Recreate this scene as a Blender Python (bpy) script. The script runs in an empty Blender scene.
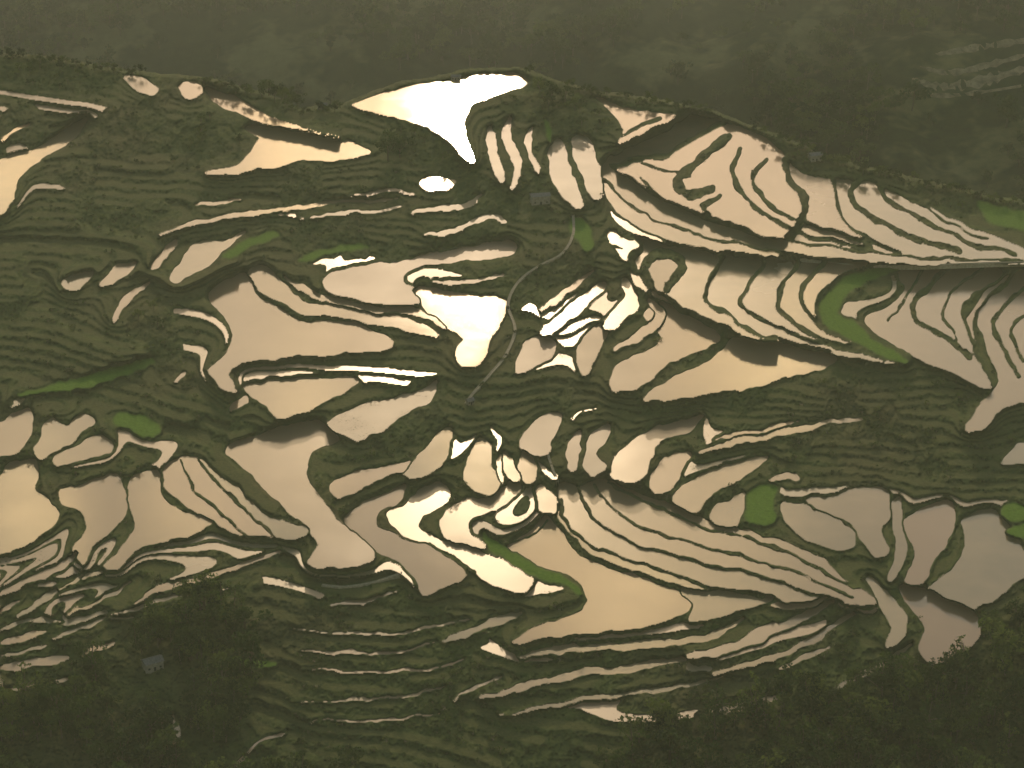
import bpy, math, random, time
import numpy as np
T0=time.time()
def tick(s): print("TICK",s,round(time.time()-T0,1))
random.seed(7); rng=np.random.default_rng(11)
scene=bpy.context.scene
PITCH=math.radians(24); F=2338.0; R0=1400.0
HC=R0*math.sin(PITCH)
U0,U1,V0,V1=-120,1144,20,830
us=np.arange(U0,U1+1,dtype=np.float32); vs=np.arange(V0,V1+1,dtype=np.float32)
NX,NY=len(us),len(vs)
U,V=np.meshgrid(us,vs)
def ray(u,v):
    a=(384.0-v)
    return (u-512.0), F*math.cos(PITCH)+a*math.sin(PITCH), -F*math.sin(PITCH)+a*math.cos(PITCH)
def world(u,v,z):
    dx,dy,dz=ray(u,v); t=(z-HC)/dz
    return dx*t, dy*t, z
LAT={}
def noise(x,y,scale,seed):
    N=256
    if seed not in LAT: LAT[seed]=np.random.default_rng(seed).random((N,N)).astype(np.float32)*2-1
    L=LAT[seed]
    a=x/scale+1000.37; b=y/scale+1000.11
    i=np.floor(a).astype(np.int32); j=np.floor(b).astype(np.int32)
    fa=(a-i); fb=(b-j); fa=fa*fa*(3-2*fa); fb=fb*fb*(3-2*fb)
    i0=i%N; i1=(i+1)%N; j0=j%N; j1=(j+1)%N
    return ((L[j0,i0]*(1-fa)+L[j0,i1]*fa)*(1-fb)+(L[j1,i0]*(1-fa)+L[j1,i1]*fa)*fb)
def fbm(x,y,scale,seed,o=3):
    s=0;a=1.0
    for k in range(o):
        s=s+a*noise(x,y,scale/(2**k),seed+k*17); a*=0.5
    return s
def spline(p,closed,n=5):
    p=[np.array(q,float) for q in p]; out=[]; N=len(p)
    rngi=range(N if closed else N-1)
    for i in rngi:
        if closed: a,b,c,d=p[i-1],p[i],p[(i+1)%N],p[(i+2)%N]
        else: a,b,c,d=p[max(i-1,0)],p[i],p[i+1],p[min(i+2,N-1)]
        for k in range(n):
            t=k/n
            s=0.5*((2*b)+(-a+c)*t+(2*a-5*b+4*c-d)*t*t+(-a+3*b-3*c+d)*t**3)
            if closed: s=0.8*s+0.2*(b+(c-b)*t)
            out.append(s)
    if not closed: out.append(p[-1])
    return np.array(out)
WX=(2.6*fbm(U,V,26,101)+1.0*noise(U,V,12,103)+0.9*noise(U,V,6,105)).astype(np.float32)
WY=(2.2*fbm(U,V,24,201)+0.8*noise(U,V,12,203)+0.7*noise(U,V,6,205)).astype(np.float32)
def box(p,pad):
    a=int(max(0,math.floor(p[:,0].min()-pad-U0))); b=int(min(NX,math.ceil(p[:,0].max()+pad-U0)+1))
    c=int(max(0,math.floor(p[:,1].min()-pad-V0))); d=int(min(NY,math.ceil(p[:,1].max()+pad-V0)+1))
    return a,b,c,d
def poly(mask,pts,val=True,warp=1.0):
    p=spline(pts,True,4); a,b,c,d=box(p,8)
    if a>=b or c>=d: return None
    x=U[c:d,a:b]+WX[c:d,a:b]*warp; y=V[c:d,a:b]+WY[c:d,a:b]*warp
    ins=np.zeros(x.shape,bool); q=np.roll(p,-1,axis=0)
    for (x0,y0),(x1,y1) in zip(p,q):
        if y0==y1: continue
        cnd=(y0>y)!=(y1>y)
        ins^=cnd&(x<(x1-x0)*(y-y0)/(y1-y0)+x0)
    mask[c:d,a:b][ins]=val
    return a,b,c,d
def stroke(mask,pts,w,val=True,warp=1.0,taper=True):
    p=spline(pts,False,4); n=len(p)
    for i in range(n-1):
        t=(i+0.5)/(n-1)
        ww=w*0.5*(min(1,0.35+2.6*min(t,1-t)) if taper else 1.0)
        ww*=1+0.18*math.sin(i*1.7+p[0][0])
        s=p[i:i+2]; a,b,c,d=box(s,w+8)
        if a>=b or c>=d: continue
        x=U[c:d,a:b]+WX[c:d,a:b]*warp; y=V[c:d,a:b]+WY[c:d,a:b]*warp
        e=s[1]-s[0]; L2=max(e@e,1e-6)
        tt=np.clip(((x-s[0][0])*e[0]+(y-s[0][1])*e[1])/L2,0,1)
        dd=(x-s[0][0]-tt*e[0])**2+(y-s[0][1]-tt*e[1])**2
        mask[c:d,a:b][dd<ww*ww]=val

# ---------------------------------------------------------------- survey of the valley (map data)
PONDS=[
[(205,88),(225,95),(250,105),(262,112),(300,128),(345,140),(370,152),(340,158),(300,160),(260,168),(205,175),(235,165),(255,150),(262,138),(245,128),(258,122),(240,112),(215,103)],
[(124,76),(140,76),(156,90),(150,95),(135,88)],[(178,86),(192,82),(202,90),(190,97)],
[(350,106),(375,95),(410,87),(450,82),(470,76),(505,73),(524,79),(522,88),(492,97),(470,105),(464,120),(468,140),(472,160),(460,152),(440,133),(415,121),(385,113)],
[(88,119),(60,133),(35,150),(-20,168),(-60,190),(-40,215),(0,212),(12,202),(20,176),(45,158),(75,138)],
[(422,184),(435,177),(455,180),(448,189),(428,191)],
[(171,279),(178,262),(195,245),(222,240),(244,230),(226,246),(215,258),(195,270),(180,281)],
[(62,281),(76,272),(92,272),(80,287),(66,288)],[(100,284),(118,266),(136,262),(124,277),(108,285)],
[(325,276),(350,268),(400,262),(430,255),(470,248),(512,240),(515,252),(490,258),(440,262),(412,268),(402,280),(415,290),(418,305),(385,303),(345,297),(325,287)],
[(413,290),(440,292),(475,297),(505,300),(503,320),(490,340),(478,362),(464,366),(458,350),(465,338),(450,328),(430,312)],
[(245,275),(255,295),(275,310),(310,322),(355,325),(385,335),(392,348),(360,352),(310,353),(270,358),(240,362),(226,375),(236,392),(222,388),(208,370),(228,350),(232,335),(222,318),(208,298),(215,285),(235,275)],
[(260,266),(275,275),(290,293),(320,306),(370,314),(410,321),(440,335),(420,336),(380,324),(330,317),(290,307),(265,295),(248,277)],
[(242,386),(270,380),(310,378),(357,380),(345,390),(325,402),(300,412),(275,417),(262,402)],
[(328,421),(355,408),(390,400),(415,394),(436,384),(430,400),(405,415),(380,430),(360,438),(345,432)],
[(525,346),(540,336),(557,345),(548,360),(518,374)],
[(548,152),(562,140),(568,160),(575,185),(585,205),(572,205),(556,185)],[(572,138),(590,140),(596,165),(606,190),(594,200),(580,175)],
[(598,98),(615,104),(640,112),(700,118),(745,130),(780,150),(800,172),(830,180),(865,182),(905,200),(960,222),(1024,250),(1120,275),(1024,264),(900,263),(800,258),(750,254),(690,245),(650,240),(622,225),(607,200),(600,170),(615,150),(625,130),(612,112)],
[(610,232),(640,238),(700,252),(760,256),(800,260),(868,262),(835,275),(815,300),(818,325),(850,345),(892,362),(878,362),(835,352),(800,345),(745,338),(725,330),(700,320),(668,302),(638,285),(626,262)],
[(643,398),(665,380),(700,365),(722,350),(737,338),(770,342),(810,347),(837,355),(815,370),(780,378),(745,389),(700,393),(665,398)],
[(615,391),(620,365),(650,350),(665,335),(642,315),(660,303),(690,315),(718,332),(720,340),(690,352),(665,365),(640,385)],
[(577,352),(590,332),(606,325),(600,345),(582,374)],
[(905,268),(985,266),(1000,275),(975,290),(960,310),(965,335),(975,355),(992,387),(960,376),(930,362),(895,345),(870,330),(866,318),(890,306),(906,290),(900,280)],
[(1080,262),(1024,270),(1005,285),(985,305),(977,325),(987,350),(1001,380),(985,402),(965,431),(985,426),(1005,407),(1060,390),(1090,330)],
[(1003,462),(1030,440),(1060,445),(1040,462)],
[(-40,430),(0,424),(12,415),(30,410),(32,430),(20,450),(5,456),(-40,460)],
[(45,424),(58,418),(66,426),(85,414),(96,424),(78,435),(60,448),(42,459),(35,450),(45,436)],
[(58,456),(85,441),(105,437),(113,450),(85,458),(57,466)],
[(-60,480),(0,478),(10,465),(35,462),(40,475),(35,490),(50,500),(61,515),(50,530),(25,545),(-10,555),(-60,555)],
[(60,490),(85,482),(112,472),(121,482),(127,510),(112,530),(94,545),(85,563),(74,546),(88,530),(84,510),(65,502)],
[(105,566),(126,545),(136,522),(128,500),(132,480),(155,469),(159,490),(167,505),(190,514),(218,520),(200,532),(165,540),(140,549),(115,568)],
[(162,466),(180,458),(202,460),(217,475),(240,493),(265,515),(290,525),(308,532),(290,540),(265,534),(240,534),(225,526),(200,513),(180,500),(165,486)],
[(228,451),(250,436),(290,425),(320,420),(341,436),(325,445),(310,455),(305,470),(315,490),(335,515),(355,535),(373,545),(374,558),(340,566),(308,562),(320,545),(305,527),(290,515),(270,495),(245,470)],
[(330,486),(355,472),(395,465),(419,461),(412,470),(380,478),(355,490),(335,496)],
[(405,476),(420,455),(437,436),(451,431),(446,455),(440,466),(420,479)],
[(345,516),(370,500),(406,486),(400,500),(382,510),(377,524),(400,539),(430,549),(455,560),(466,575),(440,590),(424,596),(414,572),(385,552),(360,535)],
[(388,514),(405,505),(420,491),(442,484),(448,500),(422,515),(417,528),(440,539),(470,546),(500,560),(530,574),(525,590),(495,586),(472,568),(430,545),(400,534)],
[(470,457),(480,439),(492,444),(490,465),(500,480),(495,492),(475,491),(464,476)],
[(440,521),(460,502),(490,497),(502,490),(515,481),(521,490),(505,502),(485,512),(472,520),(470,534),(488,545),(478,547),(450,538)],
[(503,452),(512,462),(520,480),(515,484),(503,470)],[(524,452),(533,456),(536,476),(527,484),(520,470)],
[(540,485),(553,494),(558,510),(541,508)],
[(505,546),(530,531),(548,516),(560,530),(570,548),(600,566),(640,579),(675,590),(693,600),(682,615),(640,626),(600,632),(560,636),(513,643),(540,625),(575,614),(590,600),(578,580),(545,567),(515,556)],
[(560,485),(580,487),(603,478),(625,488),(660,503),(700,517),(745,532),(790,546),(825,561),(852,585),(875,602),(840,603),(790,602),(750,594),(700,590),(660,578),(620,566),(590,550),(570,530),(560,510)],
[(684,590),(720,590),(768,598),(762,606),(722,616),(690,622),(695,605)],
[(520,446),(530,428),(542,416),(562,414),(556,436),(549,452),(534,454)],
[(566,466),(575,435),(582,431),(580,448),(572,470)],[(586,455),(592,432),(612,424),(602,443),(594,455),(604,465),(592,476),(583,468)],
[(612,478),(615,456),(640,436),(680,420),(704,417),(682,432),(657,445),(647,460),(640,479)],
[(650,482),(660,464),(690,452),(682,470),(668,490),(655,492)],
[(670,500),(690,482),(730,466),(768,455),(752,470),(717,490),(697,510)],
[(712,515),(730,498),(745,492),(748,505),(738,525),(722,524)],
[(805,502),(840,495),(882,486),(890,510),(880,530),(886,550),(873,556),(862,540),(850,522),(825,512)],
[(780,504),(800,507),(828,517),(853,532),(850,547),(830,549),(800,536),(782,520)],
[(905,520),(930,504),(951,505),(952,530),(935,555),(925,581),(905,582),(915,556),(908,535)],
[(892,508),(900,500),(902,530),(905,550),(895,575),(885,578),(894,550)],
[(960,520),(990,508),(1006,520),(1022,545),(1026,570),(1000,595),(975,609),(940,600),(930,590),(950,570),(965,545)],
[(900,586),(925,590),(950,602),(975,611),(981,630),(965,650),(935,663),(920,650),(926,630),(915,610)],
[(864,574),(885,590),(907,615),(900,640),(885,646),(894,626),(880,606)],
]
WSTR=[([(0,142),(12,132),(30,124)],3),([(160,236),(200,222),(260,211),(330,204),(400,197)],4),([(150,268),(165,252),(178,242)],6),
([(113,322),(122,305),(148,282)],6),([(285,278),(305,292),(340,303),(380,309),(420,314),(447,328)],6),
([(415,213),(445,208),(468,205),(483,194)],5),([(425,236),(460,228),(490,217),(505,222)],5),([(430,283),(460,282),(505,276)],4),
([(488,128),(492,150),(500,178)],9),([(512,118),(506,138),(516,160),(512,188)],9),([(532,128),(528,150),(536,172)],6),
([(603,283),(582,303),(560,322),(543,333)],12),([(592,270),(572,285),(555,300),(540,312)],5),([(622,278),(632,296),(617,318),(604,328)],12),
([(648,300),(660,318),(640,334),(615,348)],9),([(570,420),(580,410),(600,405)],2),
([(0,594),(30,578),(60,567),(78,552)],7),([(20,617),(45,600),(70,582),(102,572)],6),([(0,612),(20,600)],4),([(60,590),(85,575)],3),
([(135,602),(170,586),(220,573),(282,552)],5),([(0,643),(20,640),(45,632)],6),([(0,668),(40,664),(70,658)],8),([(85,656),(112,643)],5),([(165,748),(176,736),(172,716)],7),
([(70,612),(105,598),(130,580)],3),([(230,410),(240,402),(248,398)],6),([(175,380),(185,372)],4),
([(0,630),(30,622),(62,620)],4),([(55,640),(80,628),(104,618)],4),([(0,656),(30,652),(50,646)],3),([(110,615),(140,606),(175,598),(230,588)],3),([(0,690),(40,684),(75,678)],3),
([(445,642),(480,627),(520,612)],7),([(480,696),(530,683),(590,673),(650,666),(692,658)],7),([(520,656),(600,647),(690,642),(745,620)],7),
([(690,657),(740,643),(790,622),(835,603)],9),([(712,673),(760,662),(810,641),(852,612)],6),([(780,670),(800,661),(828,645)],5),([(838,687),(870,669),(912,645)],5),
([(500,716),(560,703),(620,695),(680,686),(722,676)],4),([(455,700),(475,686),(500,676)],3),([(772,606),(800,606),(828,600)],5),
([(700,452),(740,440),(790,429),(862,418)],6),([(770,480),(785,474),(795,478)],6),([(715,440),(760,428),(800,420)],3),
([(330,604),(360,603),(398,592)],3),([(250,756),(262,742),(285,735)],3),([(235,766),(246,758)],5),
([(640,250),(632,262),(636,275)],4),([(8,408),(24,398)],6),
([(350,197),(390,188),(420,196)],3),([(300,218),(370,212),(410,206)],3),([(195,205),(240,200)],3),
([(500,455),(498,470),(503,484)],4),([(538,462),(548,474),(556,480)],4),([(492,430),(500,440),(498,450)],3),
([(290,628),(350,634),(420,630),(470,618)],2.6),([(285,648),(340,653),(400,652),(440,642)],2.6),([(300,668),(360,672),(430,668),(470,658)],2.4),([(290,700),(350,700),(420,694),(450,682)],2.4),([(310,722),(380,720),(440,712)],2.2),
]
CUTS=[([(692,110),(660,128),(640,140),(612,152)],7),([(722,124),(690,140),(665,155),(640,160),(612,166)],6),
([(728,138),(708,152),(694,168),(676,182),(690,194),(712,188)],9),([(660,118),(640,128),(622,138)],4),
([(608,165),(640,185),(680,206),(730,226),(790,240),(850,250),(920,257),(1024,262)],3.2),
([(603,180),(630,205),(670,225),(720,240),(780,251),(840,262)],3.2),([(600,195),(620,215),(650,234),(690,248)],3),
([(640,178),(665,198),(700,212),(740,225),(760,235)],3),([(740,150),(732,172),(745,200),(770,216),(810,236),(870,248)],5),
([(765,160),(752,180),(765,200),(790,216),(830,230),(900,252)],4.5),([(786,160),(790,180),(806,200),(802,220),(790,236)],8),
([(862,178),(852,195),(870,215),(910,236),(960,252)],6),([(880,178),(885,200),(920,220),(970,242),(1015,256)],5),([(905,198),(940,218),(990,240)],3),
([(835,180),(838,200),(850,225),(880,245)],4),([(640,165),(670,172),(690,178)],3),([(720,195),(705,205),(712,216)],5),
([(700,248),(725,258),(710,280),(706,300),(730,318),(762,335),(830,350)],4.5),([(730,255),(765,260),(748,285),(742,305),(765,320),(800,335),(865,354)],4.5),
([(780,256),(798,262),(780,290),(782,312),(812,332),(885,360)],4.5),([(825,262),(806,285),(802,305),(822,326)],5),
([(652,288),(645,270),(656,253),(674,256),(682,268),(666,288)],9),([(652,288),(690,310),(740,335)],4),([(625,262),(640,275),(650,290)],4),
([(950,266),(926,290),(914,310),(930,330),(970,354)],6),([(985,268),(955,290),(945,312),(955,340)],3),([(925,268),(905,300),(885,320)],3),
([(1060,272),(1024,288),(1000,308),(992,327),(1006,352),(1020,378)],5),([(1060,300),(1030,312),(1012,330),(1024,360)],4),
([(180,460),(195,488),(225,514),(245,534)],3.2),([(200,461),(222,488),(258,520),(275,536)],3.2),
([(576,486),(586,510),(606,530),(640,545),(690,559),(740,571),(800,590),(845,603)],3.3),
([(592,486),(612,510),(650,529),(700,546),(750,560),(800,575),(855,598)],3.3),([(560,500),(572,528),(600,549),(650,567),(700,582),(760,599)],3.5),
([(608,481),(640,500),(690,522),(745,538),(800,558),(855,588)],3.2),([(253,121),(300,131),(345,141)],3),
([(505,542),(530,536),(550,520)],2),
([(430,545),(455,556),(475,570)],3),([(620,232),(640,245),(632,262)],5),([(602,240),(625,250)],3)]
GREEN=[([(896,268),(866,275),(842,289),(829,309),(840,325),(870,345),(906,362)],14),([(487,534),(500,550),(530,568),(560,580),(582,594)],10),
([(575,218),(582,232),(588,245)],14),([(60,385),(110,375),(150,362)],11),([(120,420),(140,425),(155,430)],18),([(225,255),(255,242),(280,236)],9),([(210,665),(240,662),(275,662)],8),
([(1005,510),(1040,515)],14),([(1010,530),(1040,530)],12),([(0,410),(10,405)],3),([(300,258),(330,250),(370,246)],6),([(20,395),(60,388),(100,382)],6),([(545,120),(552,140)],5)]
GPOLY=[[(748,492),(760,485),(775,486),(770,505),(772,524),(752,526),(748,510)],[(975,200),(1000,205),(1060,220),(1030,232),(990,222)]]
SPECK=[((300,340),.40),((300,395),.5),((380,412),.8),((535,352),.7),((920,290),.6),((880,320),.75),((950,300),.6),((960,350),.65),((700,130),.5),((660,150),.35),
((300,312),.5),((380,318),.5),((370,308),.5),((130,83),.4),((270,150),.35),((790,180),.4),((820,200),.55),((930,225),.8),((990,242),.8),((560,170),.5),((860,200),.5),((780,430),.8),((990,320),.4),((20,165),.5),((260,211),.8),((760,428),.8),((735,510),.9),((300,145),.3),
((650,460),.4),((590,170),.6),((350,634),.9),((340,653),.9),((360,672),.9),((350,700),.9),((380,720),.9)]
MATTE=[(492,150),(510,140),(530,150),(588,165),(560,175),(450,207),(460,228),(385,285),(540,435),(535,352),(380,412),(300,218),(390,188),(460,282),(350,197),(575,450),(594,440),(370,212),(350,634),(340,653),(360,672),(350,700),(380,720)]
FOREST=[[(-120,700),(40,690),(85,690),(110,640),(190,590),(235,600),(262,650),(250,700),(240,745),(330,760),(330,850),(-140,850)],
[(600,850),(625,752),(660,725),(720,715),(790,700),(850,692),(920,668),(980,640),(1040,600),(1160,580),(1160,850)],
[(160,150),(175,120),(215,108),(250,128),(252,150),(215,170),(180,172)],[(500,112),(520,88),(560,86),(605,100),(622,122),(600,135),(560,128),(530,122)],
[(-120,60),(0,55),(60,62),(120,72),(110,90),(60,85),(0,82),(-120,90)],[(770,140),(830,158),(900,178),(960,190),(1140,220),(1140,235),(960,212),(880,178),(800,162)],
[(125,330),(140,310),(165,318),(160,345),(135,350)],[(375,140),(400,128),(440,140),(470,165),(500,185),(520,215),(480,190),(430,168),(395,160)]]
ridge_pts=np.array([(-150,58),(0,55),(60,62),(120,72),(200,80),(260,96),(300,112),(335,110),(350,103),(400,84),(450,76),(475,70),(520,70),(560,85),(600,94),(700,110),(760,130),(830,160),(900,178),(960,192),(1024,206),(1180,240)],float)
def ridge(u): return np.interp(u,ridge_pts[:,0],ridge_pts[:,1])+1.5*noise(u,u*0,18,77)
def dil(m,n):
    m=m.copy()
    for _ in range(n):
        d=m.copy(); d[1:]|=m[:-1]; d[:-1]|=m[1:]; d[:,1:]|=m[:,:-1]; d[:,:-1]|=m[:,1:]; m=d
    return m
kind=np.zeros((NY,NX),np.int8)
W=np.zeros((NY,NX),bool)
def addpond(fn,pts,w,grow):
    m=np.zeros_like(W)
    if w is None: fn(m,pts)
    else: fn(m,pts,w)
    a,b,c,d=box(np.array(pts,float),20)
    if a>=b or c>=d: return
    sub=dil(m[c:d,a:b],grow); sW=W[c:d,a:b]
    sub&=~(dil(sW,2)&~m[c:d,a:b])
    ring=dil(sub,2)&~sub
    sW&=~ring; sW|=sub
for p in PONDS: addpond(poly,p,None,1)
for p,w in WSTR: addpond(stroke,p,w,0)
for p,w in CUTS: stroke(W,p,w,False,taper=False)
G=np.zeros_like(W)
for p,w in GREEN: stroke(G,p,w)
for p in GPOLY: poly(G,p)
W&=~dil(G,2)
FO=np.zeros_like(W)
for p in FOREST: poly(FO,p,warp=2.5)
RID=ridge(U[0])
above=V<RID[None,:]+2
W&=~above; G&=~above
BELT=np.zeros_like(W)
for p in [[(330,480),(420,445),(520,420),(620,415),(710,412),(780,450),(780,490),(900,490),(1000,500),(1020,600),(900,600),(800,610),(560,650),(430,610),(330,560)],
 [(600,95),(760,125),(1060,250),(1060,420),(980,400),(900,372),(760,345),(640,385),(570,375),(530,330),(600,260)],
 [(-60,395),(110,415),(240,450),(320,560),(150,600),(-60,640)],[(200,265),(450,260),(500,290),(470,340),(400,360),(330,440),(210,390)]]:
    poly(BELT,p,warp=3)
kind[G]=2; kind[W]=1
tick("masks")
def label(kind):
    parent=[]; lab=np.zeros(kind.shape,np.int32); prev=[]
    def find(a):
        while parent[a]!=a: parent[a]=parent[parent[a]]; a=parent[a]
        return a
    for y in range(kind.shape[0]):
        row=kind[y]; ch=np.flatnonzero(np.diff(row))+1
        st=np.concatenate(([0],ch)); en=np.concatenate((ch,[len(row)]))
        cur=[]; j=0
        for s,e in zip(st.tolist(),en.tolist()):
            k=row[s]
            if k==0: continue
            i=len(parent); parent.append(i)
            while j<len(prev) and prev[j][1]<=s: j+=1
            q=j
            while q<len(prev) and prev[q][0]<e:
                if prev[q][2]==k:
                    a,b=find(prev[q][3]),find(i)
                    if a!=b: parent[b]=a
                q+=1
            cur.append((s,e,k,i)); lab[y,s:e]=i+1
        prev=cur
    root=np.array([0]+[find(i)+1 for i in range(len(parent))],np.int64)
    uq,inv=np.unique(root,return_inverse=True)
    return inv.astype(np.int32)[lab]
def blur(a,s):
    r=int(3*s+0.5); k=np.exp(-0.5*(np.arange(-r,r+1)/s)**2); k/=k.sum()
    for ax in (0,1):
        o=np.zeros_like(a)
        for i,w in zip(range(-r,r+1),k): o+=np.float32(w)*np.roll(a,i,ax)
        a=o
    return a
def solve(z,solid,r,labels,area,it):
    rr=r*(1-0.5*(solid[1:]+solid[:-1]))
    for k in range(it):
        up=np.empty_like(z); up[1:]=z[:-1]-rr; up[0]=z[0]
        dn=np.empty_like(z); dn[:-1]=z[1:]+rr; dn[-1]=z[-1]
        up+=dn
        up[:,1:]+=z[:,:-1]; up[:,0]+=z[:,0]; up[:,:-1]+=z[:,1:]; up[:,-1]+=z[:,-1]
        z=up*np.float32(0.25)
        if k%6==5:
            a=np.bincount(labels.ravel(),weights=z.ravel(),minlength=len(area))/np.maximum(area,1)
            z=np.where(labels>0,a.astype(np.float32)[labels],z)
    return z
def levels(kind,lab,px,its):
    nl=lab.max()+1
    solid=(kind>0).astype(np.float32)
    c=6; ny,nx=NY//c,NX//c
    sc=solid[:ny*c,:nx*c].reshape(ny,c,nx,c).mean((1,3)); pc=px[:ny*c,:nx*c].reshape(ny,c,nx,c).mean((1,3))
    gc=(1-sc)*pc*c
    zc=np.cumsum(gc.mean(1)[::-1])[::-1][:,None]*np.ones((1,nx),np.float32)
    rrc=0.5*(gc[1:]+gc[:-1])
    for k in range(2000):
        up=np.empty_like(zc); up[1:]=zc[:-1]-rrc; up[0]=zc[0]
        dn=np.empty_like(zc); dn[:-1]=zc[1:]+rrc; dn[-1]=zc[-1]
        lf=np.roll(zc,1,1); lf[:,0]=zc[:,0]; rt=np.roll(zc,-1,1); rt[:,-1]=zc[:,-1]
        zc=(up+dn+lf+rt)*0.25
    yi=np.clip((np.arange(NY)+0.5)/c-0.5,0,ny-1.001); xi=np.clip((np.arange(NX)+0.5)/c-0.5,0,nx-1.001)
    y0=yi.astype(int); x0=xi.astype(int); fy=(yi-y0)[:,None]; fx=(xi-x0)[None,:]
    z=(zc[y0][:,x0]*(1-fy)*(1-fx)+zc[y0+1][:,x0]*fy*(1-fx)+zc[y0][:,x0+1]*(1-fy)*fx+zc[y0+1][:,x0+1]*fy*fx).astype(np.float32)
    area=np.bincount(lab.ravel(),minlength=nl)
    z=solve(z,solid,(0.5*(px[1:]+px[:-1])),lab,area,its)
    z-=z[NY//2].mean()
    return z
# first pass: ground shape implied by the traced ponds; its contour lines give the small terraces
lab=label(kind)
px=(0.36*(0.62+0.25*(384-V)/384)).astype(np.float32)
z1=levels(kind,lab,px,150)
far=blur(np.clip(1-blur(dil(W,4).astype(np.float32),6)*1.2,0,1),5)
z1=blur(z1,1.5)+0.4*fbm(U,V,130,301,2)+0.15*fbm(U,V,40,311,2)+far*(3.6*fbm(U,V,200,331,2)+0.6*fbm(U,V,70,337,2)+0.04*(U-330)*(U<330))
step=2.2
phi=z1/step; fr=phi-np.floor(phi)
T=((fr<0.50)&~BELT&(fbm(U,V,45,321,2)>-0.35))|(BELT&(fr<0.60))
T&=~dil(W|G,3)&~dil(FO,1)&~above
T&=~(BELT&dil(W,4))
wetzone=np.zeros_like(W)
for p in [[(480,640),(700,625),(850,600),(905,650),(780,710),(600,730),(480,720)],[(-120,540),(60,560),(120,560),(300,560),(300,600),(120,620),(60,700),(-120,700)],[(-120,95),(100,100),(60,180),(-120,240)],[(200,190),(350,185),(400,200),(300,215),(200,215)]]:
    poly(wetzone,p,warp=0)
kind[T]=3; kind[G]=2; kind[W]=1
lab=label(kind)
nl=lab.max()+1
area=np.bincount(lab.ravel(),minlength=nl)
small=(area<45); small[0]=False
kind[small[lab]]=0; lab[small[lab]]=0
kc=np.zeros(nl,np.int8); kc[lab.ravel()]=kind.ravel()
wz=np.bincount(lab.ravel(),weights=wetzone.ravel().astype(float),minlength=nl)/np.maximum(area,1)
bz=np.bincount(lab.ravel(),weights=BELT.ravel().astype(float),minlength=nl)/np.maximum(area,1)
rnd=rng.random(nl)
towet=(kc==3)&(((wz>0.5)&(rnd<0.36))|((bz>0.5)&(rnd<0.5)&(area>200)))
kc[towet]=1; kc[0]=0; kind=kc[lab]
tick("label")
z=levels(kind,lab,px,90)
area=np.bincount(lab.ravel(),minlength=nl)
lev=(np.bincount(lab.ravel(),weights=z.ravel(),minlength=nl)/np.maximum(area,1)).astype(np.float32)
print("Z range",z.min(),z.max(),"labels",nl)
tick("solve")
def extend(l,n):
    l=l.copy()
    for _ in range(n):
        for sh,ax in ((1,0),(-1,0),(1,1),(-1,1)):
            s=np.roll(l,sh,ax); m=(l==0)&(s>0); l[m]=s[m]
    return l
wl=np.where(kind==1,lab,0); wext=extend(wl,4)
tl=np.where((kind==2)|(kind==3),lab,0); text=extend(tl,3)
mw=blur((kind==1).astype(np.float32),0.9); mt=blur((kind>=2).astype(np.float32),1.0)
rough=0.38*noise(U,V,3.0,401)+0.35*noise(U,V,1.7,402)+0.7*noise(U,V,9,403)
zt=z+np.where(kind==0,rough,0)*(1-mw)*(1-mt)
Lt=lev[text]; zt=np.where(text>0,zt*(1-mt)+(Lt+0.14*noise(U,V,3,404))*mt,zt)
Lw=lev[wext]; w=np.clip(mw/0.28,0,1); w=w*w*(3-2*w)
bundh=0.24+0.2*noise(U,V,4,405)
zt=np.where(wext>0,zt*(1-w)+(Lw+(0.5-mw)*2*(bundh+0.35))*w,zt).astype(np.float32)
X,Y,Z=world(U,V,zt)
k=np.maximum(RID[None,:]-V,0)
ri=np.clip(np.round(RID-V0).astype(int),0,NY-1)
cols=np.arange(NX)
kk=k>0
Xr=X[ri,cols][None,:]; Yr=Y[ri,cols][None,:]; Zr=Z[ri,cols][None,:]
X=np.where(kk,Xr*(1+0.001*k),X); Y=np.where(kk,Yr+4.0*k,Y); Z=np.where(kk,Zr-0.06*k*k-0.4*k+0.6*noise(U,V,4,9),Z)
def mkmesh(name,co,faces,smooth=True):
    me=bpy.data.meshes.new(name); me.vertices.add(len(co)); me.vertices.foreach_set("co",np.asarray(co,np.float32).ravel())
    n=faces.shape[1]
    me.loops.add(faces.size); me.loops.foreach_set("vertex_index",faces.astype(np.int32).ravel())
    me.polygons.add(len(faces)); me.polygons.foreach_set("loop_start",np.arange(len(faces),dtype=np.int32)*n)
    me.update(calc_edges=True)
    me.polygons.foreach_set("use_smooth",np.full(len(faces),smooth,bool))
    return me
def obj(name,me,mat=None,parent=None):
    o=bpy.data.objects.new(name,me); scene.collection.objects.link(o)
    if mat: me.materials.append(mat)
    if parent: o.parent=parent
    return o
idx=np.arange(NX*NY).reshape(NY,NX)
quads=np.stack([idx[1:,:-1],idx[1:,1:],idx[:-1,1:],idx[:-1,:-1]],-1)
keep=(k[1:,:-1]<38)
tf=quads[keep]
co=np.stack([X,Y,Z],-1).reshape(-1,3)

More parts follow.
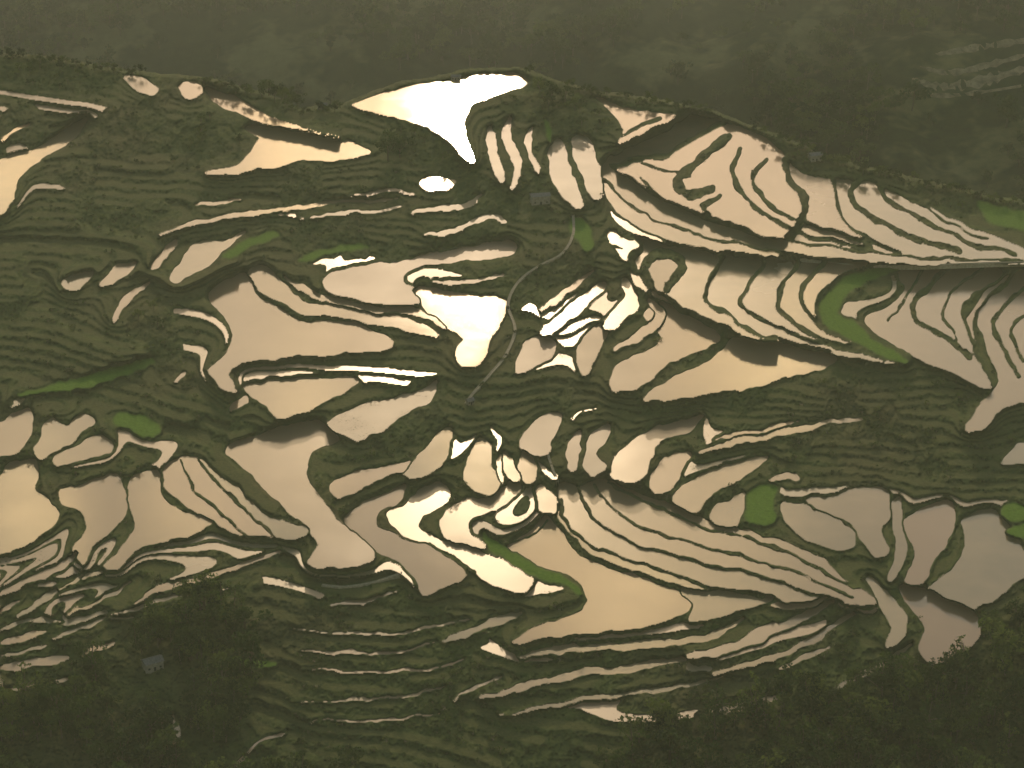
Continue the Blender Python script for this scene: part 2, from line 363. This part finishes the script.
# ---------------------------------------------------------------- materials
def newmat(name):
    m=bpy.data.materials.new(name); m.use_nodes=True; nt=m.node_tree; nt.nodes.clear()
    out=nt.nodes.new("ShaderNodeOutputMaterial"); b=nt.nodes.new("ShaderNodeBsdfPrincipled")
    nt.links.new(b.outputs[0],out.inputs[0]); return m,nt,b
def nd(nt,t,**kw):
    n=nt.nodes.new(t)
    for a,v in kw.items(): setattr(n,a,v)
    return n
def ntex(nt,scale,detail=4,rough=0.6,vec=None):
    n=nd(nt,"ShaderNodeTexNoise"); n.inputs["Scale"].default_value=scale; n.inputs["Detail"].default_value=detail; n.inputs["Roughness"].default_value=rough
    if vec is None:
        g=nd(nt,"ShaderNodeNewGeometry"); vec=g.outputs["Position"]
    nt.links.new(vec,n.inputs["Vector"]); return n
def ramp(nt,src,stops):
    r=nd(nt,"ShaderNodeValToRGB"); e=r.color_ramp.elements
    e[0].position=stops[0][0]; e[0].color=(*stops[0][1],1); e[1].position=stops[-1][0]; e[1].color=(*stops[-1][1],1)
    for p,cc in stops[1:-1]:
        q=e.new(p); q.color=(*cc,1)
    nt.links.new(src,r.inputs[0]); return r.outputs[0]
def mix(nt,f,a,b):
    m=nd(nt,"ShaderNodeMix",data_type='RGBA')
    if isinstance(f,float): m.inputs[0].default_value=f
    else: nt.links.new(f,m.inputs[0])
    for i,s in ((6,a),(7,b)):
        if isinstance(s,tuple): m.inputs[i].default_value=(*s,1)
        else: nt.links.new(s,m.inputs[i])
    return m.outputs[2]
def math_(nt,op,a,b=None,cl=False):
    m=nd(nt,"ShaderNodeMath",operation=op,use_clamp=cl)
    for i,s in enumerate((a,b)):
        if s is None: continue
        if isinstance(s,(int,float)): m.inputs[i].default_value=s
        else: nt.links.new(s,m.inputs[i])
    return m.outputs[0]
M_earth,nt,b=newmat("terraced_earth")
at=nd(nt,"ShaderNodeAttribute",attribute_name="cover"); sp=nd(nt,"ShaderNodeSeparateColor"); nt.links.new(at.outputs["Color"],sp.inputs[0])
n1=ntex(nt,0.10,6,0.62); n2=ntex(nt,0.012,4,0.6); n3=ntex(nt,0.6,3,0.7)
gr=ramp(nt,n1.outputs[0],[(0.3,(0.030,0.055,0.013)),(0.5,(0.056,0.086,0.022)),(0.72,(0.105,0.135,0.036))])
br=ramp(nt,n1.outputs[0],[(0.3,(0.06,0.055,0.024)),(0.7,(0.15,0.13,0.058))])
f=ramp(nt,n2.outputs[0],[(0.48,(0,0,0)),(0.64,(0.65,0.65,0.65))])
base=mix(nt,f,gr,br)
tread=ramp(nt,n3.outputs[0],[(0.3,(0.06,0.072,0.024)),(0.7,(0.125,0.13,0.048))])
base=mix(nt,math_(nt,'MULTIPLY',sp.outputs[0],0.7),base,tread)
rice=ramp(nt,n3.outputs[0],[(0.3,(0.08,0.17,0.014)),(0.7,(0.13,0.25,0.03))])
base=mix(nt,sp.outputs[1],base,rice)
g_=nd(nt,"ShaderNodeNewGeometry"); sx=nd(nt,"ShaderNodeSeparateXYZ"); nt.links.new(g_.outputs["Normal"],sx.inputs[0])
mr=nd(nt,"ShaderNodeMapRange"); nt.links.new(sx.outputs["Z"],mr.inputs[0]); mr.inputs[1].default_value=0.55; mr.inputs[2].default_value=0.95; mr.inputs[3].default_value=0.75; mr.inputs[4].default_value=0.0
base=mix(nt,mr.outputs[0],base,(0.018,0.030,0.010))  # steep risers darkened: dark vegetation, plus shade put into the colour
mud=ramp(nt,n1.outputs[0],[(0.3,(0.03,0.035,0.015)),(0.7,(0.06,0.06,0.028))])
base=mix(nt,sp.outputs[2],base,mud)
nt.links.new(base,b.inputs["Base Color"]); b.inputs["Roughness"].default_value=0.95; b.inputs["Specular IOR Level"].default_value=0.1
bp=nd(nt,"ShaderNodeBump"); bp.inputs["Strength"].default_value=0.7; bp.inputs["Distance"].default_value=0.5; nt.links.new(n3.outputs[0],bp.inputs["Height"]); nt.links.new(bp.outputs[0],b.inputs["Normal"])
M_water,nt,b=newmat("paddy_water")
at=nd(nt,"ShaderNodeAttribute",attribute_name="pond"); sp=nd(nt,"ShaderNodeSeparateColor"); nt.links.new(at.outputs["Color"],sp.inputs[0])
n1=ntex(nt,0.02,3,0.6); n2=ntex(nt,0.9,5,0.75); n3=ntex(nt,0.05,3,0.6); n4=ntex(nt,2.2,2,0.5); n5=ntex(nt,0.035,2,0.5)
mudc=ramp(nt,n1.outputs[0],[(0.35,(0.16,0.14,0.08)),(0.65,(0.26,0.20,0.115))])
mudc=mix(nt,sp.outputs[1],mudc,(0.32,0.20,0.125))
thr=math_(nt,'SUBTRACT',0.80,math_(nt,'MULTIPLY',sp.outputs[0],0.24))
thr=math_(nt,'SUBTRACT',thr,math_(nt,'MULTIPLY',math_(nt,'SUBTRACT',n3.outputs[0],0.5),0.45))
sk=math_(nt,'MULTIPLY',math_(nt,'SUBTRACT',n2.outputs[0],thr),12.0,True)
col=mix(nt,sk,mudc,(0.05,0.05,0.02))
nt.links.new(col,b.inputs["Base Color"])
rg=math_(nt,'ADD',0.04,math_(nt,'MULTIPLY',n5.outputs[0],0.08))
rg=math_(nt,'ADD',rg,math_(nt,'MULTIPLY',sp.outputs[2],0.45))
rg=math_(nt,'ADD',rg,math_(nt,'MULTIPLY',sk,0.6),True)
nt.links.new(rg,b.inputs["Roughness"]); b.inputs["IOR"].default_value=1.45
bp=nd(nt,"ShaderNodeBump"); bp.inputs["Strength"].default_value=0.12; bp.inputs["Distance"].default_value=0.12; nt.links.new(n4.outputs[0],bp.inputs["Height"]); nt.links.new(bp.outputs[0],b.inputs["Normal"])

me=mkmesh("terraced_hillside",co,tf)
cov=np.zeros((NY,NX,4),np.float32); cov[...,3]=1
cov[...,0]=np.where(text>0,blur((kind==3).astype(np.float32),1.0),0); cov[...,1]=blur((kind==2).astype(np.float32),1.0); cov[...,2]=np.clip((mw-0.12)*1.6,0,1)*0.8
ca=me.color_attributes.new("cover",'FLOAT_COLOR','POINT'); ca.data.foreach_set("color",cov.ravel())
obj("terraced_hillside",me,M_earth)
wm=(wext>0)&(mw>0.08)
same=(wext[1:,:-1]==wext[1:,1:])&(wext[1:,:-1]==wext[:-1,1:])&(wext[1:,:-1]==wext[:-1,:-1])&wm[1:,:-1]&wm[1:,1:]&wm[:-1,1:]&wm[:-1,:-1]
wf=quads[same]
ZW=np.where(wext>0,Lw,0).astype(np.float32)
wx,wy,wzz=world(U,V,ZW)
used=np.unique(wf); rem=np.full(NX*NY,-1,np.int64); rem[used]=np.arange(len(used))
wco=np.stack([wx,wy,wzz],-1).reshape(-1,3)[used]
me=mkmesh("paddy_water",wco,rem[wf])
spk=rng.random(nl)*0.25+np.where(towet,0.48,0)
mat_=rng.random(nl)**3*0.5+np.where(towet,0.45,0)
for (a,bb),s in SPECK:
    l=wext[int(bb-V0),int(a-U0)]
    if l>0: spk[l]=s
for a,bb in MATTE:
    l=wext[int(bb-V0),int(a-U0)]
    if l>0: mat_[l]=1.0
tint=rng.random(nl)*0.9
pa=np.zeros((NX*NY,4),np.float32); pa[:,0]=spk[wext.ravel()]; pa[:,1]=tint[wext.ravel()]; pa[:,2]=mat_[wext.ravel()]; pa[:,3]=1
ca=me.color_attributes.new("pond",'FLOAT_COLOR','POINT'); ca.data.foreach_set("color",pa[used].ravel())
obj("paddy_water",me,M_water)
tick("terrain")
# ---------------------------------------------------------------- valley sheet and far hill
rx=Xr[0][::20]; ry=Yr[0][::20]; rz=Zr[0][::20]; o_=np.argsort(rx); rx,ry,rz=rx[o_],ry[o_],rz[o_]
def hill(x,y):
    yr=np.interp(x,rx,ry); zr=np.interp(x,rx,rz)
    d=y-yr
    s=np.clip((d-20)/160,0,1); s=s*s*(3-2*s)
    up=np.maximum(d-120,0)
    z=-220*(1-s)+s*(zr-70)+ 620*(1-np.exp(-up*0.34/620))
    z=z+ s*(20*fbm(x,y,200,501,4)+ 3*noise(x,y,25,505))+np.minimum(up*0.06,60)*fbm(x,y,700,511,2)
    return z
gx=np.concatenate([np.linspace(-9000,-900,30)[:-1],np.linspace(-900,900,301),np.linspace(900,9000,30)[1:]])
gy=np.concatenate([np.linspace(-3000,900,14)[:-1],np.linspace(900,1300,20)[:-1],np.linspace(1300,2900,321),np.linspace(2900,14000,40)[1:]])
GX,GY=np.meshgrid(gx,gy); GZ=hill(GX,GY)
ii=np.arange(GX.size).reshape(GX.shape); hq=np.stack([ii[:-1,:-1],ii[:-1,1:],ii[1:,1:],ii[1:,:-1]],-1).reshape(-1,4)
M_hill,nt,b=newmat("wooded_slope")
n1=ntex(nt,0.08,6,0.7); n2=ntex(nt,0.01,4,0.6)
g1=ramp(nt,n1.outputs[0],[(0.3,(0.010,0.020,0.006)),(0.7,(0.045,0.065,0.020))])
g2=ramp(nt,n1.outputs[0],[(0.3,(0.08,0.09,0.03)),(0.7,(0.17,0.165,0.07))])
nt.links.new(mix(nt,ramp(nt,n2.outputs[0],[(0.50,(0,0,0)),(0.58,(1,1,1))]),g1,g2),b.inputs["Base Color"]); b.inputs["Roughness"].default_value=1; b.inputs["Specular IOR Level"].default_value=0.1
obj("background_hill",mkmesh("background_hill",np.stack([GX,GY,GZ],-1).reshape(-1,3),hq),M_hill)
def hit(u,v):
    dx,dy,dz=ray(u,v); t=np.arange(1300,4000,2.0)/dy
    x,y,zz=dx*t,dy*t,HC+dz*t; h=hill(x,y); i=np.argmax(zz<h)
    return (x[i],y[i],zz[i]) if zz[i]<h[i] else None
M_field,nt,b=newmat("fallow_field")
n1=ntex(nt,0.12,4,0.7); nt.links.new(ramp(nt,n1.outputs[0],[(0.35,(0.09,0.085,0.04)),(0.65,(0.32,0.26,0.15))]),b.inputs["Base Color"]); b.inputs["Roughness"].default_value=0.9
vcs=[];fcs=[];farpix=[]
for p,w in [([(912,80),(940,88),(975,84),(1005,76),(1040,66)],10),([(920,68),(950,74),(990,66),(1040,52)],6),([(935,56),(970,50),(1010,44),(1040,40)],6),([(900,92),(940,97),(985,93),(1040,84)],4)]:
    q=spline(p,False,8); base=len(vcs); n=len(q); farpix+=[tuple(a) for a in q]
    for i,a in enumerate(q):
        hw=w*0.5*min(1,0.3+3*min(i,n-1-i)/n)*(0.5+1.0*random.random())
        for s in (-1,1):
            h=hit(a[0],a[1]+s*hw)
            if h is None: h=(0,1500,-200)
            vcs.append((h[0],h[1],h[2]+1.2))
    for i in range(n-1): fcs.append((base+2*i,base+2*i+1,base+2*i+3,base+2*i+2))
obj("hill_terrace_fields",mkmesh("hill_terrace_fields",np.array(vcs),np.array(fcs)),M_field)
tick("hill")
# ---------------------------------------------------------------- trees
M_leaf,nt,b=newmat("foliage")
oi=nd(nt,"ShaderNodeObjectInfo"); n1=ntex(nt,0.35,3,0.6)
v=math_(nt,'ADD',math_(nt,'MULTIPLY',oi.outputs["Random"],0.6),math_(nt,'MULTIPLY',n1.outputs[0],0.4))
lc=ramp(nt,v,[(0.2,(0.018,0.042,0.009)),(0.5,(0.045,0.085,0.018)),(0.8,(0.11,0.155,0.034))])
nt.links.new(lc,b.inputs["Base Color"]); b.inputs["Roughness"].default_value=0.75; b.inputs["Specular IOR Level"].default_value=0.2
tr_=nd(nt,"ShaderNodeBsdfTranslucent"); nt.links.new(lc,tr_.inputs[0]); ms=nd(nt,"ShaderNodeMixShader"); ms.inputs[0].default_value=0.4
nt.links.new(b.outputs[0],ms.inputs[1]); nt.links.new(tr_.outputs[0],ms.inputs[2]); nt.links.new(ms.outputs[0],[n for n in nt.nodes if n.type=='OUTPUT_MATERIAL'][0].inputs[0])
M_bark,nt,b=newmat("bark"); n1=ntex(nt,3,3,0.6); nt.links.new(ramp(nt,n1.outputs[0],[(0.3,(0.05,0.04,0.03)),(0.7,(0.12,0.09,0.06))]),b.inputs["Base Color"])
def leaves(r,centers,nper,size):
    cs=[]
    for c0,rr in centers:
        n=int(nper*rr*rr)
        d=r.normal(size=(n,3)); d/=np.linalg.norm(d,axis=1)[:,None]
        cs.append(np.array(c0)+d*(rr*r.uniform(0.55,1.05,(n,1)))*np.array([1,1,0.8]))
    pos=np.concatenate(cs); n=len(pos)
    a=r.normal(size=(n,3)); a/=np.linalg.norm(a,axis=1)[:,None]; bb=np.cross(a,r.normal(size=(n,3))); bb/=np.linalg.norm(bb,axis=1)[:,None]
    s=size*r.uniform(0.6,1.3,(n,1))
    v=np.stack([pos-a*s,pos-bb*s*0.6,pos+a*s,pos+bb*s*0.6],1).reshape(-1,3)
    return v,np.arange(n*4).reshape(n,4)
def tube(p0,p1,r0,r1,n=6):
    p0=np.array(p0,float);p1=np.array(p1,float); d=p1-p0; d/=np.linalg.norm(d); a=np.cross(d,[0.3,1,0.1]); a/=np.linalg.norm(a); bb=np.cross(d,a)
    an=np.arange(n)*2*math.pi/n; ring=np.cos(an)[:,None]*a+np.sin(an)[:,None]*bb
    v=np.concatenate([p0+ring*r0,p1+ring*r1]); f=np.array([(i,(i+1)%n,n+(i+1)%n,n+i) for i in range(n)]); return v,f
def tree_mesh(name,seed,kindt):
    r=np.random.default_rng(seed); V_=[];F_=[];off=0
    if kindt=='broad': cents=[((r.normal()*1.6,r.normal()*1.6,r.uniform(3.6,7.5)),r.uniform(1.1,2.0)) for _ in range(11)]; top=6; npr,sz=20,0.42
    elif kindt=='bamboo': cents=[((r.normal()*1.4+i*0.12,r.normal()*1.2,2+i*0.85),max(0.7,1.7-0.12*i)) for i in range(10)]; top=8; npr,sz=20,0.38
    else: cents=[((r.normal()*1.3,r.normal()*1.3,r.uniform(0.4,1.9)),r.uniform(0.7,1.2)) for _ in range(6)]; top=1.5; npr,sz=18,0.36
    tr=[tube((0,0,-1.0),(0.1,0,top*0.6),0.28,0.17),tube((0.1,0,top*0.6),(0.3,0.2,top),0.17,0.06)]
    for c0,rr in cents[:6]: tr.append(tube((0.1,0,top*0.4+r.uniform(0,top*0.2)),c0,0.11,0.03,5))
    for v_,f_ in tr: V_.append(v_);F_.append(f_+off);off+=len(v_)
    nb=sum(len(f_) for v_,f_ in tr)
    v_,f_=leaves(r,cents,npr,sz); V_.append(v_);F_.append(f_+off)
    me=mkmesh(name,np.concatenate(V_),np.concatenate(F_),False)
    me.materials.append(M_bark); me.materials.append(M_leaf)
    mi=np.ones(len(me.polygons),np.int32); mi[:nb]=0; me.polygons.foreach_set("material_index",mi); return me
broad=[tree_mesh("broad_crown",s,'broad') for s in (1,2,3,4)]; bam=[tree_mesh("bamboo_crown",s,'bamboo') for s in (5,6)]; shr=[tree_mesh("shrub_crown",s,'shrub') for s in (7,8,9)]
def empty(name):
    e=bpy.data.objects.new(name,None); scene.collection.objects.link(e); e.empty_display_size=1; return e
cnt={}
def put(par,me,p,s,nm):
    i=cnt.get(par.name+nm,0); cnt[par.name+nm]=i+1
    o=bpy.data.objects.new("%s_%s_%d"%(par.name,nm,i),me); scene.collection.objects.link(o); o.parent=par; o.location=p
    o.rotation_euler=(random.uniform(-.08,.08),random.uniform(-.08,.08),random.uniform(0,6.28)); o.scale=(s*random.uniform(.85,1.2),s*random.uniform(.85,1.2),s*random.uniform(.8,1.2))
def P(u,v):
    j=int(np.clip(round(v-V0),0,NY-1)); i=int(np.clip(round(u-U0),0,NX-1)); return (float(X[j,i]),float(Y[j,i]),float(Z[j,i]))
wood=empty("valley_woodland"); dens=fbm(U,V,45,601,2)
noW=~dil(kind==1,3)&~dil(G,2)
noWtall=~dil(W,9)
cand=np.argwhere(FO&noW&(dens>-0.45)&(V>RID[None,:]+1)&(noWtall|(V<400)))
sel=cand[rng.choice(len(cand),min(len(cand),850),replace=False)]
for j,i in sel:
    v_=V0+j; u_=U0+i
    fg=v_>560
    me=random.choice(broad+bam if fg else broad+shr); s=random.uniform(0.9,1.5)+1.3*random.random()**3 if fg else random.uniform(0.5,0.9)
    put(wood,me,P(u_,v_),s,"tree")
sh=empty("bank_shrubs")
den=fbm(U,V,70,611,2)
cand=np.argwhere(noW&(kind==0)&~FO&(V>RID[None,:]+2)&(den+0.25*(U<330)>0.2))
sel=cand[rng.choice(len(cand),1800,replace=False)]
for j,i in sel: put(sh,random.choice(shr),P(U0+i,V0+j),random.uniform(0.35,0.8)+0.5*random.random()**4,"shrub")
rt=empty("ridge_trees")
for u_ in np.arange(-110,1140,3.2):
    if 340<u_<530 : continue
    if noise(np.array([u_]),np.array([0.]),40,631)[0]<-0.35 and u_<750: continue
    v_=float(ridge(np.array([u_]))[0])+random.uniform(0,4); put(rt,random.choice(broad+shr),P(u_,v_),random.uniform(0.45,0.95),"tree")
for (a,c_) in [(280,95),(268,92),(290,97),(275,99),(262,94),(285,101),(393,150),(400,155),(388,158),(60,68),(40,66),(250,92),(296,100),(540,92),(552,98),(565,100),(575,108),(548,108)]:
    put(rt,random.choice(broad),P(a,c_+3),random.uniform(1.1,1.8),"tree")
hf=empty("hill_forest")
fp=np.array(farpix)
x=rng.uniform(-620,640,9000); y=np.interp(x,rx,ry)+110+rng.random(9000)**1.2*650
zz=hill(x,y); okm=(fbm(x,y,90,641,3)>-0.12)|(rng.random(9000)<0.08)
cz=zz-HC; dep=y*math.cos(PITCH)-cz*math.sin(PITCH); uu=512+F*x/dep; vv=384-F*(y*math.sin(PITCH)+cz*math.cos(PITCH))/dep
dm=((fp[:,0][:,None]-uu[None])**2+(fp[:,1][:,None]-vv[None])**2*4).min(0)
okm&=dm>300
for i in np.flatnonzero(okm)[:3500]: put(hf,random.choice(broad),(x[i],y[i],zz[i]-0.5),random.uniform(0.9,1.6)+2.0*random.random()**3,"tree")
tick("trees")
# ---------------------------------------------------------------- paths, channel
M_conc,nt,b=newmat("weathered_concrete"); n1=ntex(nt,0.8,4,0.6); nt.links.new(ramp(nt,n1.outputs[0],[(0.3,(0.22,0.20,0.14)),(0.7,(0.42,0.37,0.27))]),b.inputs["Base Color"]); b.inputs["Roughness"].default_value=0.85
def ribbon(name,pts,w,h,mat):
    q=spline(pts,False,8); vv=[];ff=[]
    n=len(q)
    zz=np.array([max(P(a[0]+i_,a[1])[2] for i_ in (-1,0,1)) for a in q]); zz=np.convolve(np.pad(zz,3,mode='edge'),np.ones(7)/7,'valid')
    c0=np.array([world(a[0],a[1],z_) for a,z_ in zip(q,zz)])
    t=np.gradient(c0,axis=0); t[:,2]=0; t/=np.maximum(np.linalg.norm(t,axis=1),1e-6)[:,None]; nn=np.stack([-t[:,1],t[:,0],0*t[:,0]],1)
    prof=[(-1,-2.5),(-1,h),(-0.7,h),(-0.65,h-0.25),(0.65,h-0.25),(0.7,h),(1,h),(1,-2.5)]
    for c_,m_ in zip(c0,nn):
        for a,zq in prof: vv.append(c_+m_*a*w*0.5+np.array([0,0,zq]))
    m=len(prof)
    for i in range(n-1):
        for k_ in range(m-1): ff.append((i*m+k_,i*m+k_+1,(i+1)*m+k_+1,(i+1)*m+k_))
    obj(name,mkmesh(name,np.array(vv),np.array(ff),False),mat)
ribbon("irrigation_channel",[(573,214),(573,235),(562,254),(538,267),(518,283),(508,305),(515,330),(506,355),(490,375),(474,393),(466,404)],1.8,0.7,M_conc)
ribbon("farm_path",[(800,259),(850,265),(910,266),(970,264),(1030,262)],1.6,0.6,M_conc)
ribbon("stone_retaining_wall",[(322,586),(345,588),(375,583),(402,574)],1.6,1.0,M_conc)
ribbon("footpath",[(548,455),(553,470),(558,482)],1.3,0.4,M_conc)
M_wall,nt,b=newmat("plaster_wall"); n1=ntex(nt,0.7,4,0.6); nt.links.new(ramp(nt,n1.outputs[0],[(0.3,(0.20,0.18,0.14)),(0.7,(0.36,0.32,0.26))]),b.inputs["Base Color"])
M_roof,nt,b=newmat("roof_tile"); n1=ntex(nt,1.2,4,0.6); nt.links.new(ramp(nt,n1.outputs[0],[(0.3,(0.12,0.11,0.10)),(0.7,(0.24,0.22,0.20))]),b.inputs["Base Color"])
M_dark,nt,b=newmat("dark_opening"); b.inputs["Base Color"].default_value=(0.03,0.025,0.02,1)
def bx(name,par,c_,s,mat):
    x,y,zc_=c_; a,bb,h=[q/2 for q in s]
    v=np.array([(x+i*a,y+j*bb,zc_+k_*h) for i in(-1,1) for j in(-1,1) for k_ in(-1,1)]); f=np.array([(0,1,3,2),(4,6,7,5),(0,4,5,1),(2,3,7,6),(0,2,6,4),(1,5,7,3)])
    return obj(name,mkmesh(name,v,f,False),mat,par)
def house(u,v,w,d,h,rot):
    e=empty("farm_house"); e.location=P(u,v); e.rotation_euler[2]=rot
    bx("walls",e,(0,0,h/2-1),(w,d,h+2),M_wall)
    bx("door",e,(0,-d/2-0.02,1.0),(1.1,0.12,2.0),M_dark)
    for i,xx in enumerate((-w*0.32,w*0.32)): bx("window_%d"%i,e,(xx,-d/2-0.02,1.6),(1.0,0.1,1.0),M_dark)
    rh=1.5; o=0.5
    vv=[(-w/2-o,-d/2-o,h-.1),(w/2+o,-d/2-o,h-.1),(w/2+o,d/2+o,h-.1),(-w/2-o,d/2+o,h-.1),(-w/2-o,0,h+rh),(w/2+o,0,h+rh)]
    me=bpy.data.meshes.new("roof"); me.from_pydata(vv,[],[(0,1,5,4),(2,3,4,5),(1,2,5),(3,0,4),(3,2,1,0)]); obj("roof",me,M_roof,e)
house(540,203,13,7,6,0.2); house(456,80,7,4,3,-0.1); house(153,668,9,6,4.5,0.5); house(815,160,9,6,4.5,0.3); house(470,404,4,3,2.5,0.6); house(322,108,7,4,3,0.1)
# ---------------------------------------------------------------- haze layers
def haze(name,dens,y0_,y1_):
    m=bpy.data.materials.new(name); m.use_nodes=True; nt=m.node_tree; nt.nodes.clear()
    out=nt.nodes.new("ShaderNodeOutputMaterial"); vsn=nt.nodes.new("ShaderNodeVolumeScatter"); vsn.inputs["Color"].default_value=(0.84,0.96,0.80,1); vsn.inputs["Density"].default_value=dens; vsn.inputs["Anisotropy"].default_value=0.3
    nt.links.new(vsn.outputs[0],out.inputs["Volume"])
    bx(name,None,(0,(y0_+y1_)/2,-20),(12000,y1_-y0_,440),m)
haze("valley_haze",0.00022,300,1798); haze("distant_haze",0.0009,1800,7000)
# ---------------------------------------------------------------- light
EL=math.radians(18)
wd=bpy.data.worlds.new("World"); scene.world=wd; wd.use_nodes=True; nt=wd.node_tree; bg=nt.nodes["Background"]
sky=nt.nodes.new("ShaderNodeTexSky"); sky.sky_type='NISHITA'; sky.sun_disc=False; sky.sun_elevation=EL; sky.sun_rotation=math.radians(-1.0); sky.dust_density=1.8; sky.air_density=1.5; sky.altitude=1200
tc=nt.nodes.new("ShaderNodeTexCoord"); nz=nt.nodes.new("ShaderNodeTexNoise"); nz.inputs["Scale"].default_value=16; nz.inputs["Detail"].default_value=4
nt.links.new(tc.outputs["Generated"],nz.inputs["Vector"])
cl=ramp(nt,nz.outputs[0],[(0.40,(0.86,0.80,0.60)),(0.68,(1.25,1.09,0.78))])
def lobe(u,v_,c0,c1,st):
    d=np.array(ray(u,v_)); d[2]*=-1; d/=np.linalg.norm(d)
    dp=nt.nodes.new("ShaderNodeVectorMath"); dp.operation='DOT_PRODUCT'; nt.links.new(tc.outputs["Generated"],dp.inputs[0]); dp.inputs[1].default_value=tuple(d)
    mr=nt.nodes.new("ShaderNodeMapRange"); mr.interpolation_type='SMOOTHSTEP'; nt.links.new(dp.outputs["Value"],mr.inputs[0])
    mr.inputs[1].default_value=math.cos(math.radians(c0)); mr.inputs[2].default_value=math.cos(math.radians(c1)); mr.inputs[3].default_value=0; mr.inputs[4].default_value=st
    return mr.outputs[0]
gsum=None
# bright spots added to the sky so chosen paddies mirror them as glints
for (u,v_,rad,st) in [(485,95,1.7,2),(472,325,1.3,1.2),(481,470,1.0,5),(28,515,1.2,10),(192,518,1.0,11),(632,602,1.4,9),(742,602,0.9,8),(780,360,1.3,6),(308,432,.8,8),(546,496,.7,6),(320,148,1.6,3),(15,165,1.3,3),(540,600,.9,3),(70,655,.9,6),(690,375,1.0,2)]:
    g=lobe(u,v_,rad*1.35,rad*0.1,st)
    gsum=g if gsum is None else math_(nt,'ADD',gsum,g)
gn=math_(nt,'MULTIPLY',gsum,math_(nt,'MULTIPLY',nz.outputs[0],2.0))
def scl(c,f):
    s=nt.nodes.new("ShaderNodeVectorMath"); s.operation='SCALE'; s.inputs[0].default_value=c; nt.links.new(f,s.inputs["Scale"]); return s.outputs[0]
def add(a,b):
    s=nt.nodes.new("ShaderNodeVectorMath"); s.operation='ADD'; nt.links.new(a,s.inputs[0]); nt.links.new(b,s.inputs[1]); return s.outputs[0]
veil=math_(nt,'MULTIPLY',lobe(640,250,32,4,1.0),math_(nt,'ADD',0.35,math_(nt,'MULTIPLY',nz.outputs[0],1.3)))  # broad glow added to the sky to brighten the water's reflection
tot=add(add(cl,scl((1.30,0.88,0.30),gn)),scl((1.14,0.90,0.64),veil))
mm=nt.nodes.new("ShaderNodeMix"); mm.data_type='RGBA'; mm.blend_type='MULTIPLY'; mm.inputs[0].default_value=1
nt.links.new(sky.outputs[0],mm.inputs[6]); nt.links.new(tot,mm.inputs[7])
mn=nt.nodes.new("ShaderNodeVectorMath"); mn.operation='MINIMUM'; nt.links.new(mm.outputs[2],mn.inputs[0]); mn.inputs[1].default_value=(75,54,27)
nt.links.new(mn.outputs[0],bg.inputs[0]); bg.inputs[1].default_value=0.115
sd=bpy.data.lights.new("sun",'SUN'); sd.energy=2.0; sd.angle=math.radians(0.6); sd.color=(1,0.78,0.48)
so=bpy.data.objects.new("sun",sd); scene.collection.objects.link(so); so.rotation_euler=(-(math.pi/2-EL),0,math.radians(1.0))
cd=bpy.data.cameras.new("camera"); cam=bpy.data.objects.new("camera",cd); scene.collection.objects.link(cam); cam.location=(0,0,HC); cam.rotation_euler=(math.pi/2-PITCH,0,0)
cd.sensor_width=36; cd.lens=36*F/1024; cd.clip_end=30000; cd.clip_start=1; scene.camera=cam
scene.view_settings.view_transform='Standard'; scene.view_settings.look='None'; scene.view_settings.exposure=0
tick("end")
